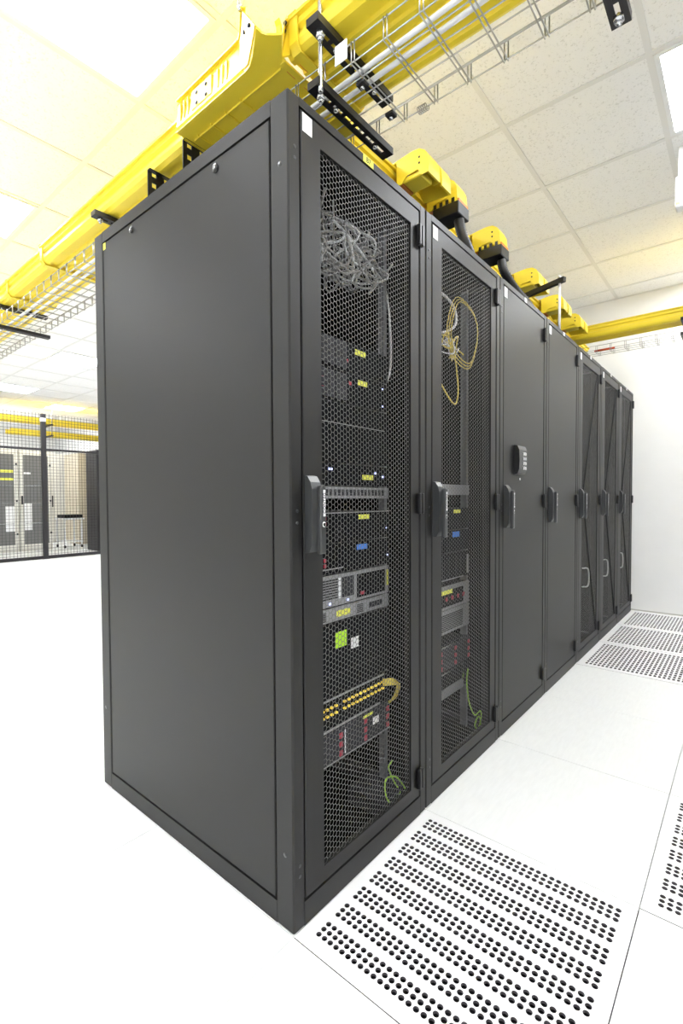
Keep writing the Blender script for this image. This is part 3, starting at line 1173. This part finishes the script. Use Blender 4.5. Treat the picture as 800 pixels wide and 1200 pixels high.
# outlet stub floor, with a concave end
stub = [J(-.288, .1445), J(-.206, .090), J(-.207, .108), J(-.200, .122), J(-.186, .134), J(-.168, .146), J(-.232, .2055), J(-.262, .1865), J(-.282, .162)]
MB().prism(stub, 2, -.0065, -.0005, 'raceway_yellow').build('outlet_floor', jt)
def slab(b, quad, n, th=.005, m='raceway_yellow'):
    """quad of 4 points thickened along n"""
    n = Vector(n).normalized() * th
    v = [Vector(p) for p in quad] + [Vector(p) + n for p in quad]
    b.add(v, [(0, 1, 2, 3), (7, 6, 5, 4), (0, 4, 5, 1), (1, 5, 6, 2), (2, 6, 7, 3), (3, 7, 4, 0)], m)
P3 = lambda x, y, z: (x - ox, y - oy, z)
b = MB()
slab(b, [P3(-.695, .158, .012), P3(-.352, .158, .012), P3(-.372, .164, .100), P3(-.695, .170, .100)], (0, 1, 0))
slab(b, [P3(-.695, .168, -.003), P3(-.340, .168, -.003), P3(-.352, .158, .012), P3(-.695, .158, .012)], (0, .3, 1))
slab(b, [P3(-.695, .158, .100), P3(-.365, .154, .100), P3(-.365, .174, .104), P3(-.695, .180, .104)], (0, 0, 1), .003)
b.build('near_wall', jt)
b = MB()
slab(b, [P3(-.352, .158, .012), P3(-.318, .152, .004), P3(-.345, .150, .100), P3(-.372, .164, .100)], (.3, .9, 0))
slab(b, [P3(-.318, .152, .004), P3(-.210, .088, .0), P3(-.285, .108, .100), P3(-.345, .150, .100)], (.6, .8, 0))
slab(b, [P3(-.372, .160, .100), P3(-.340, .142, .100), P3(-.335, .154, .104), P3(-.365, .172, .104)], (0, 0, 1), .003)
slab(b, [P3(-.340, .142, .100), P3(-.282, .100, .100), P3(-.274, .112, .104), P3(-.335, .154, .104)], (0, 0, 1), .003)
b.build('outlet_wall', jt)
b = MB()
slab(b, [P3(-.168, .147, -.002), P3(-.222, .196, .0), P3(-.226, .207, .095), P3(-.196, .190, .095)], (-.7, .7, 0))
slab(b, [P3(-.222, .196, .0), P3(-.20, .206, .0), P3(-.20, .204, .095), P3(-.226, .207, .095)], (0, 1, 0))
b.build('outlet_wall', jt)
b = MB()
b.box(jx0, -.165, jy1 - .005, jy1, .0005, .098, 'raceway_yellow')
b.build('far_wall', jt)
MB().box(.165, jx1, jy1 - .005, jy1, .0005, .098, 'raceway_yellow').build('far_wall', jt)
rm = MB().cbox(-.002, .002, -.145, .185, -.010, -.0035, 'raceway_yellow', .001).mesh('rib')
for k in range(4):
    put('rib', rm, jt, (jx0 + .05 + k * .075, 0, 0))
rm2 = MB().cbox(jx0 + .02, jx1 - .02, -.002, .002, -.010, -.0035, 'raceway_yellow', .001).mesh('rib')
for yy in (-.135, -.02, .10):
    put('rib', rm2, jt, (0, yy, 0))
MB().cbox(-.055, .055, -.005, .003, -.030, .030, 'raceway_yellow', .002).build('splice_plate', jt, (-.10, jy0 + .004, .052))
hole = MB()
hole.cyl((0, -.001, 0), (0, .003, 0), .0055, 'ink_black', 12)
hm = hole.mesh('screw_hole')
for (hx, hz) in ((-.125, .066), (-.075, .066), (-.125, .034), (-.075, .034)):
    put('screw_hole', hm, jt, (hx, jy0 - .0015, hz))
put('screw_hole', hm, jt, P3(-.295, .1225, .060))
put('screw_hole', hm, jt, P3(-.245, .098, .030))
put('screw_hole', hm, jt, P3(-.190, .178, .060))
put('screw_hole', hm, jt, P3(-.208, .192, .060))
fr_ = MB().cbox(-.003, .003, -.005, .003, -.028, .028, 'raceway_yellow', .001).mesh('rib')
for k in range(3):
    put('rib', fr_, jt, (jx0 + .025 + k * .022, jy0 + .004, .052))
    put('rib', fr_, jt, (-.015 + k * .022, jy0 + .004, .052))
collar(0, .222, 0, AW + .02, -.002, RH + .006, .018).build('coupler', jt)
collar(0, -.246, 0, AW + .05, .0, RH + .006, .012).build('coupler', jt)

# drop spouts over the cabinets
def spout(y, plugged, label):
    t = thing('drop_spout', label, 'cable spout', (-.30, y, 2.25), 'yellow drop spouts above the cabinets')
    pts = [(-.10, .086), (-.05, .092), (.0, .097), (.04, .102), (.08, .105), (.11, .101), (.133, .085), (.145, .060), (.148, .030), (.148, .0)]
    inn = [(-.10, .082), (-.05, .087), (.0, .092), (.04, .097), (.078, .100), (.107, .096), (.127, .081), (.138, .058), (.141, .030), (.141, .0)]
    fn = lambda u, q, s: (u, s, q)
    MB().strip(pts, inn, fn, [-.045, .045], 'raceway_yellow', False).build('cover', t)
    # side cheeks
    cheek = pts + [(.118, .0), (.10, .026), (.05, .022), (.03, .0), (.006, .0), (.004, .092), (-.05, .088), (-.10, .083)]
    for s in (-1, 1):
        b = MB()
        b.prism(cheek, 1, s * .045 - .002, s * .045 + .002, 'raceway_yellow')
        o = b.build('cheek', t)
        hh = MB()
        for z in (.070, .048):
            hh.cyl((.108, -.003, z), (.108, .003, z), .0042, 'ink_black', 10)
        hh.build('screw_hole', o, (0, s * .045, 0))
    MB().box(.006, .028, -.041, .041, .002, .050, 'raceway_orange').build('inner_lip', t)
    MB().cbox(.03, .115, -.042, .042, .003, .024, 'raceway_yellow', .004).build('throat', t)
    if not plugged:
        hood = [(u + .006, q - .010) for u, q in pts[2:]]
        hin = [(u + .006, q - .010) for u, q in inn[2:]]
        b = MB()
        b.strip(hood, hin, lambda u, q, s: (u, s, q), [.048, .125], 'raceway_yellow')
        b.prism(hood + [(.03, .0), (.008, .05)], 1, .121, .125, 'raceway_yellow')
        b.build('hood', t)
    if plugged:
        b = MB()
        b.cbox(.035, .156, -.050, .050, -.052, -.001, 'black_plastic', .003)
        for k in range(4):
            b.box(.040 + k * .028, .053 + k * .028, -.0505, -.0475, -.002, .016, 'black_plastic')
        b.box(.1485, .1545, -.043, .043, -.001, .010, 'raceway_orange')
        b.build('end_plug', t)
    return t


spout(.93, False, 'empty yellow drop spout nearest the viewer, above the nearest cabinet')
spout(1.165, True, 'yellow drop spout with black plug and conduit, nearer of the two plugged ones')
spout(1.62, True, 'yellow drop spout with black plug and conduit, further of the two plugged ones')
spout(2.19, False, 'empty yellow drop spout behind the black arm, above the keypad cabinet')
spout(2.68, False, 'empty yellow drop spout right behind the thin white rod')
spout(3.11, False, 'last empty yellow drop spout, next to the far crossing raceway')


def conduit(pts, label):
    path = smooth_path(pts, 14)
    r = [.0225 if i % 2 else .020 for i in range(len(path))]
    return tag(MB().tube(path, r, 'conduit_black', 12).build('conduit'), label, 'conduit')


conduit([(-.170, 1.17, 2.198), (-.160, 1.18, 2.14), (-.140, 1.22, 2.06), (-.12, 1.30, 1.928)], 'black conduit dropping from the nearer plugged yellow spout')
conduit([(-.168, 1.63, 2.198), (-.158, 1.645, 2.14), (-.135, 1.74, 2.075), (-.115, 1.88, 2.03), (-.09, 2.0, 1.93)], 'black conduit sweeping down from the further plugged yellow spout')


# ------------------------------------------------------------------ struts, rods and wire tray
def strut_mesh(L, slots=True):
    """slotted C channel, length along +y, web underneath, flanges upward"""
    b = MB()
    w, h, th = .041, .020, .003
    m = 'strut_black'
    b.box(-w / 2, -w / 2 + th, 0, L, 0, h, m)
    b.box(w / 2 - th, w / 2, 0, L, 0, h, m)
    b.box(-w / 2 + th, -.0055, 0, L, 0, th, m)
    b.box(.0055, w / 2 - th, 0, L, 0, th, m)
    p, sl = .050, .038
    y = 0
    n = int(L / p)
    off = (L - n * p) / 2
    ys = [0] + [off + k * p + (p + sl) / 2 for k in range(n)]
    for k in range(n + 1):
        a = 0 if k == 0 else off + (k - 1) * p + (p + sl) / 2
        c = L if k == n else off + k * p + (p - sl) / 2
        b.box(-.0055, .0055, a, c, 0, th, m)
    return b.mesh('channel')


def nut(b, x, y, z, r=.010, h=.010, m='silver'):
    b.tube([(x, y, z), (x, y, z + h)], r, m, 6)


def strut(x, y0, L, z, label, rod=True, rod_top=ZC + .0, nuts=True):
    t = thing('support_strut', label, 'support strut', (x, y0, z), 'black slotted support struts')
    put('channel', cached(('strut', L), lambda: strut_mesh(L)), t)
    b = MB()
    b.prism([(-.0205, 0), (.0205, 0), (.0205, .020), (-.0205, .020)], 1, -.003, 0, 'strut_black')
    b.build('end_cap', t)
    if nuts:
        b = MB()
        nut(b, 0, .028, -.012, .0115, .012)
        b.tube([(0, .028, -.020), (0, .028, -.012)], .006, 'silver', 10)
        b.tube([(0, .028, .003), (0, .028, .006)], .013, 'silver', 12)
        b.build('rod_nut', t)
        b = MB()
        nut(b, 0, 0, -.008, .007, .008)
        bm_ = b.mesh('bolt')
        put('bolt', bm_, t, (0, .09, 0))
        put('bolt', bm_, t, (0, L - .07, 0))
    return t


USZ, LSZ = 2.222, 2.101
strut(-.075, .165, .335, USZ, 'upper black slotted strut under the raceway, top centre above the wire tray')
strut(-.105, .20, .345, LSZ, 'lower black slotted strut carrying the wire tray, top centre')
strut(-1.36, .172, .335, USZ, 'black strut end poking out above the left rear top corner of the nearest cabinet')
strut(-2.83, .150, .345, USZ, 'distant upper black strut at the left edge below the yellow raceway')
strut(-2.85, .165, .350, LSZ, 'distant lower black strut at the left edge under the wire tray')
strut(-4.25, .150, .345, USZ, 'upper of the two strut ends at the very left edge')
strut(-4.25, .165, .350, LSZ, 'lower of the two strut ends at the very left edge')
strut(.553, .19, .345, LSZ, 'black slotted strut at the top right with a nut under its far end', nuts=False)
b = MB()
nut(b, .553, .505, LSZ - .012, .0115, .012)
b.tube([(.553, .505, LSZ - .02), (.553, .505, LSZ - .01)], .006, 'silver', 10)
tag(b.build('hex_nut'), 'hexagonal nut under the strut at the top right', 'nut')

def rod(x, y, z0, z1, label, r=.0065):
    t = MB()
    n = max(2, int((z1 - z0) / .012))
    pts = [(x, y, z0 + (z1 - z0) * k / n) for k in range(n + 1)]
    t.tube(pts, [r if k % 2 else r * .93 for k in range(n + 1)], 'silver', 10)
    return tag(t.build('threaded_rod'), label, 'threaded rod')


rod(-.088, .208, LSZ - .014, ZC + .003, 'threaded rod joining the two black struts at the top centre')
rod(-.288, .104, RZ + .10, ZC + .003, 'rod rising from the outlet of the yellow junction to the ceiling')
rod(-2.84, .19, LSZ - .014, ZC + .003, 'threaded rod holding the distant struts at the left edge')

# perforated mounting plates standing under the raceway near the cabinet top
for px_, lab in ((-.706, 'black perforated bracket under the raceway, nearer to the junction'), (-.94, 'black perforated bracket under the raceway, further left')):
    b = MB()
    L = .32
    zb_ = -.20
    for (ya, yb_) in ((0, .016), (.034, .066), (.084, .116), (.134, .166), (.184, .216), (.234, .266), (.284, L)):
        b.box(-.002, .002, ya, yb_, zb_, 0, 'strut_black')
    for k in range(6):
        ya = .016 + k * .05
        zz = zb_
        while zz < -.01:
            b.box(-.002, .002, ya, ya + .018, zz, min(zz + .022, 0), 'strut_black')
            zz += .040
    b.box(-.002, .016, 0, L, -.003, 0, 'strut_black')
    tag(b.build('perforated_bracket', None, (px_, .188, 2.242)), lab, 'bracket', 'perforated brackets under the raceway')

# wire mesh tray
TZ = 2.124
TY0, TY1, TH = .230, .475, .052


def wire_tray(name_label, x0, x1, y0, y1, z, h, step=.1, nlong=6, axis=0):
    t = thing('wire_tray', name_label, 'cable tray', (0, 0, 0), 'wire mesh cable trays')
    r = .0020
    ys = [(y0 + (y1 - y0) * k / (nlong - 1), z + r) for k in range(nlong)] + [(y0, z + h), (y1, z + h)]
    me = MB().tube([(x0, 0, 0), (x1, 0, 0)], r, 'wire_zinc', 6).mesh('long_wire')
    for y, zz in ys:
        put('long_wire', me, t, (0, y, zz))
    c = MB()
    for d in (-.005, .005):
        c.tube([(d, y0 - r, z + h + .002), (d, y0 - r, z - r), (d, y1 + r, z - r), (d, y1 + r, z + h + .002)], r, 'wire_zinc', 6)
    cm = c.mesh('cross_wire')
    n = int((x1 - x0) / step)
    for k in range(n + 1):
        xx = x0 + .005 + k * step
        if xx < x1:
            put('cross_wire', cm, t, (xx, 0, 0))
    return t


tr = wire_tray('wire mesh cable tray hanging under the raceway across the top and left', -5.0, 1.5, TY0, TY1, TZ, TH)
for y in (.29, .425):
    b = MB()
    b.cbox(-.013, .013, -.013, .013, -.010, .0, 'strut_black', .002)
    nut(b, 0, 0, -.016, .006, .008)
    b.build('splice_clamp', tr, (-.012, y, TZ - .003))
for k, y in enumerate((.27, .31)):
    tag(MB().tube(smooth_path([(-5.0, y, TZ + .012), (-3, y + .01, TZ + .012), (-1.5, y - .005, TZ + .012), (-.5, y + .01, TZ + .012), (.2, y, TZ + .012), (.8, y - .012, TZ + .012), (1.5, y, TZ + .012)], 10),
                .0065, 'cable_white', 8).build('network_cable'),
        ('white cable lying in the wire tray, on the near side' if k == 0 else 'white cable lying in the wire tray, toward its middle'), 'cable')
tg = MB()
tg.box(-.020, .020, -.001, .001, -.030, .020, 'label_white')
tag(tg.build('paper_tag', None, (-.03, TY0 - .007, TZ + .045)), 'small white paper tag tied to the wire tray beside the strut', 'tag')
b = MB()
pts = [(.0 + .03 * q / 40, .010 * math.cos(q * .8), .010 * math.sin(q * .8)) for q in range(41)]
b.tube(pts, .0015, 'wire_zinc', 5)
tag(b.build('wire_coil', None, (.06, .455, TZ - .016)), 'small coil of wire under the far edge of the wire tray', 'wire')

# tray and fittings in front of the far wall
tr2 = wire_tray('narrow wire tray below the raceway at the far wall', -.35, 2.3, 3.50, 3.62, 2.16, .05, .1, 3)
tag(MB().tube([(-.16, 3.51, 2.172), (-.02, 3.51, 2.172)], .009, 'cable_red', 8).build('cable_sleeve'), 'red cable sleeve in the tray at the far wall', 'sleeve')
strut(.44, 3.30, .36, USZ, 'strut end at the right edge under the far raceway', nuts=False)
strut(.44, 3.30, .36, LSZ + .02, 'strut end at the right edge under the far wire tray', nuts=False)
rod(.44, 3.33, LSZ + .01, ZC + .003, 'rod at the right edge holding the far struts')

# cantilever arm with rod on top of the fifth cabinet
t = thing('hanger_bracket', 'black horizontal arm with a white rod above the plain door cabinets', 'bracket', (-.0137, 2.06, H))
b = MB()
ang = math.atan2(2.1408 - 2.06, -.2437 + .0137)
L = .26
ca, sa = math.cos(ang), math.sin(ang)
v = []
for s in (-.03, L):
    for n_ in (-.012, .012):
        for z in (.256, .282):
            v.append((ca * s - sa * n_, sa * s + ca * n_, z))
b.add(v, [(0, 1, 3, 2), (4, 6, 7, 5), (0, 4, 5, 1), (2, 3, 7, 6), (1, 5, 7, 3), (0, 2, 6, 4)], 'strut_black')
b.build('arm', t)
MB().tube([(0, 0, 0.0), (0, 0, .30)], .0065, 'cable_white', 10).build('rod', t)
b = MB()
nut(b, 0, 0, .282, .010, .009)
b.build('rod_nut', t)

# white drop pole with box at the right edge
t = thing('drop_pole', 'white drop pole with a box end at the right edge below the ceiling light', 'drop pole', (.505, 2.30, ZC))
MB().cbox(-.012, .012, -.012, .012, -.16, .004, 'fixture_white', .003).build('pole', t)
b = MB()
b.cbox(-.022, .06, -.035, .035, -.31, -.155, 'fixture_white', .006)
b.box(-.018, .0, -.0365, -.033, -.30, -.285, 'label_yellow')
b.build('box', t)

# ------------------------------------------------------------------ mesh fence and cabinets beyond
FX = -8.5
t = thing('mesh_fence', 'black wire mesh partition fence at the far left', 'fence', (FX, 0, 0))
for k, y in enumerate((-1.2, 0.6, 2.374, 4.15)):
    b = MB()
    b.cbox(-.03, .03, -.035, .035, 0, 2.36, 'fence_black', .004)
    b.box(-.04, .04, -.06, .06, 0.0, .01, 'fence_black')
    o = b.build('post', t, (0, y, 0))
    MB().cbox(-.032, .032, -.038, .038, 2.36, 2.42, 'label_white', .003).build('bracket', o)
    MB().cbox(-.03, .03, -.035, .035, 2.42, 2.49, 'fence_black', .003).build('post_cap', o)
for z0, z1 in ((.0, .055), (1.865, 1.895)):
    MB().cbox(-.02, .02, -2.3, 4.2, z0, z1, 'fence_black', .003).build('rail', t)
b = MB()
s = .052
k = 0
y = .6
r = .0022
while y < 4.2:
    b.box(-r, r, y - r, y + r, .05, 2.5, 'fence_black')
    y += s
z = .08
while z < 2.5:
    b.box(-r, r, .6, 4.2, z - r, z + r, 'fence_black')
    z += s
stuff(b.build('wire_mesh', t))


def far_cabinet(x, y0, w, h, style, label):
    t = thing('storage_cabinet', label, 'cabinet', (x, y0, 0), 'cabinets behind the fence')
    body = 'beige_paint' if style != 'tan' else 'tan_paint'
    b = MB()
    b.cbox(-.8, 0, .0, w, 0, h, body, .006)
    b.build('body', t)
    if style == 'glass':
        d = MB()
        d.cbox(.002, .022, .02, w - .02, .06, h - .03, body, .003)
        do = d.build('door', t)
        MB().cbox(.0225, .026, .075, w - .075, .14, h - .09, 'glass_dark', .001).build('pane', do)
        for z in (.35, 1.0, 1.72):
            MB().cbox(.0225, .036, w - .055, w - .022, z - .02, z + .02, 'black_plastic', .003).build('hinge', do)
        MB().cbox(.0225, .040, .028, .062, .93, 1.10, 'black_plastic', .004).build('handle', do)
        for z in (.55, .95, 1.3):
            MB().box(.0262, .030, .09, w - .09, z, z + .012, 'silver').build('shelf_edge', do)
    else:
        d = MB()
        d.cbox(.002, .022, .02, w - .02, .06, h - .03, body, .004)
        do = d.build('door', t)
        MB().cbox(.0225, .040, .16, .20, .85, 1.12, 'black_plastic', .004).build('handle', do)
    return t


far_cabinet(-10.2, 1.30, .59, 2.0, 'glass', 'beige cabinet with a dark glass door, beyond the left edge of the fence view')
c1 = far_cabinet(-10.2, 1.90, .59, 2.0, 'glass', 'beige cabinet with a dark glass door and yellow strips, leftmost behind the fence')
b = MB()
for z, m_ in ((1.55, 'label_yellow'), (1.40, 'label_yellow')):
    b.box(.0262, .0285, .10, .50, z, z + .05, m_)
b.build('strip', c1)
MB().box(.0262, .0285, .36, .51, .40, .90, 'label_white').build('panel', c1)
c2 = far_cabinet(-10.2, 2.50, .59, 2.0, 'glass', 'beige cabinet with a glass door and a white panel, directly left of the fence post')
MB().box(.0262, .029, .08, .21, .42, .95, 'label_white').build('panel', c2)
MB().box(.0262, .029, .08, .20, 1.53, 1.57, 'label_white').build('strip', c2)
far_cabinet(-10.9, 3.90, .33, 2.08, 'tan', 'narrow tan cabinet behind the fence, right of the tall plain beige one')
far_cabinet(-11.9, 3.50, .62, 2.12, 'solid', 'tall beige cabinet with a plain door and black handle behind the fence')
b = MB()
b.cbox(-.5, 0, 0, .60, 0, 2.0, 'fence_black', .006)
o = tag(b.build('equipment_cabinet', None, (-9.05, 3.50 - .0, 0)), 'dark cabinet behind the fence at the edge of the nearest black cabinet', 'cabinet')
for k in range(14):
    MB().box(.0, .006, .04, .55, 1.45 + k * .035, 1.455 + k * .035, 'server_grey').build('louvre', o)

t = thing('equipment_cart', 'small white cart with a dark keyboard shelf behind the fence', 'cart', (-10.4, 3.30, 0))
MB().cbox(-.25, .25, -.02, .40, .60, .63, 'fixture_white', .004).build('tray', t)
MB().cbox(-.20, .22, .02, .38, .632, .70, 'server_black', .006).build('keyboard', t)
for lx in (-.2, .2):
    for ly in (.02, .36):
        MB().cbox(lx - .015, lx + .015, ly - .015, ly + .015, .06, .60, 'fixture_white', .002).build('leg', t)
        MB().tube([(lx, ly - .015, .03), (lx, ly + .015, .03)], .03, 'black_plastic', 12).build('wheel', t)
MB().cbox(-.22, .22, .0, .38, .12, .14, 'fixture_white', .003).build('shelf', t)

for k, (y, lab) in enumerate(((1.85, 'left'), (2.75, 'right'))):
    for z, zl in ((2.40, 'upper'), (2.20, 'lower')):
        tag(MB().cbox(-.16, .22, -.02, .02, 0, .026, 'strut_black', .002).build('support_strut', None, (-9.37, y, z)),
            zl + ' short strut under the far raceways, on the ' + lab + ' behind the fence', 'support strut', 'struts behind the fence')
    tag(MB().tube([(-9.18, y, 2.19), (-9.18, y, ZC)], .006, 'silver', 8).build('threaded_rod'), 'thin rod hanging from the ceiling on the ' + lab + ' behind the fence', 'threaded rod')
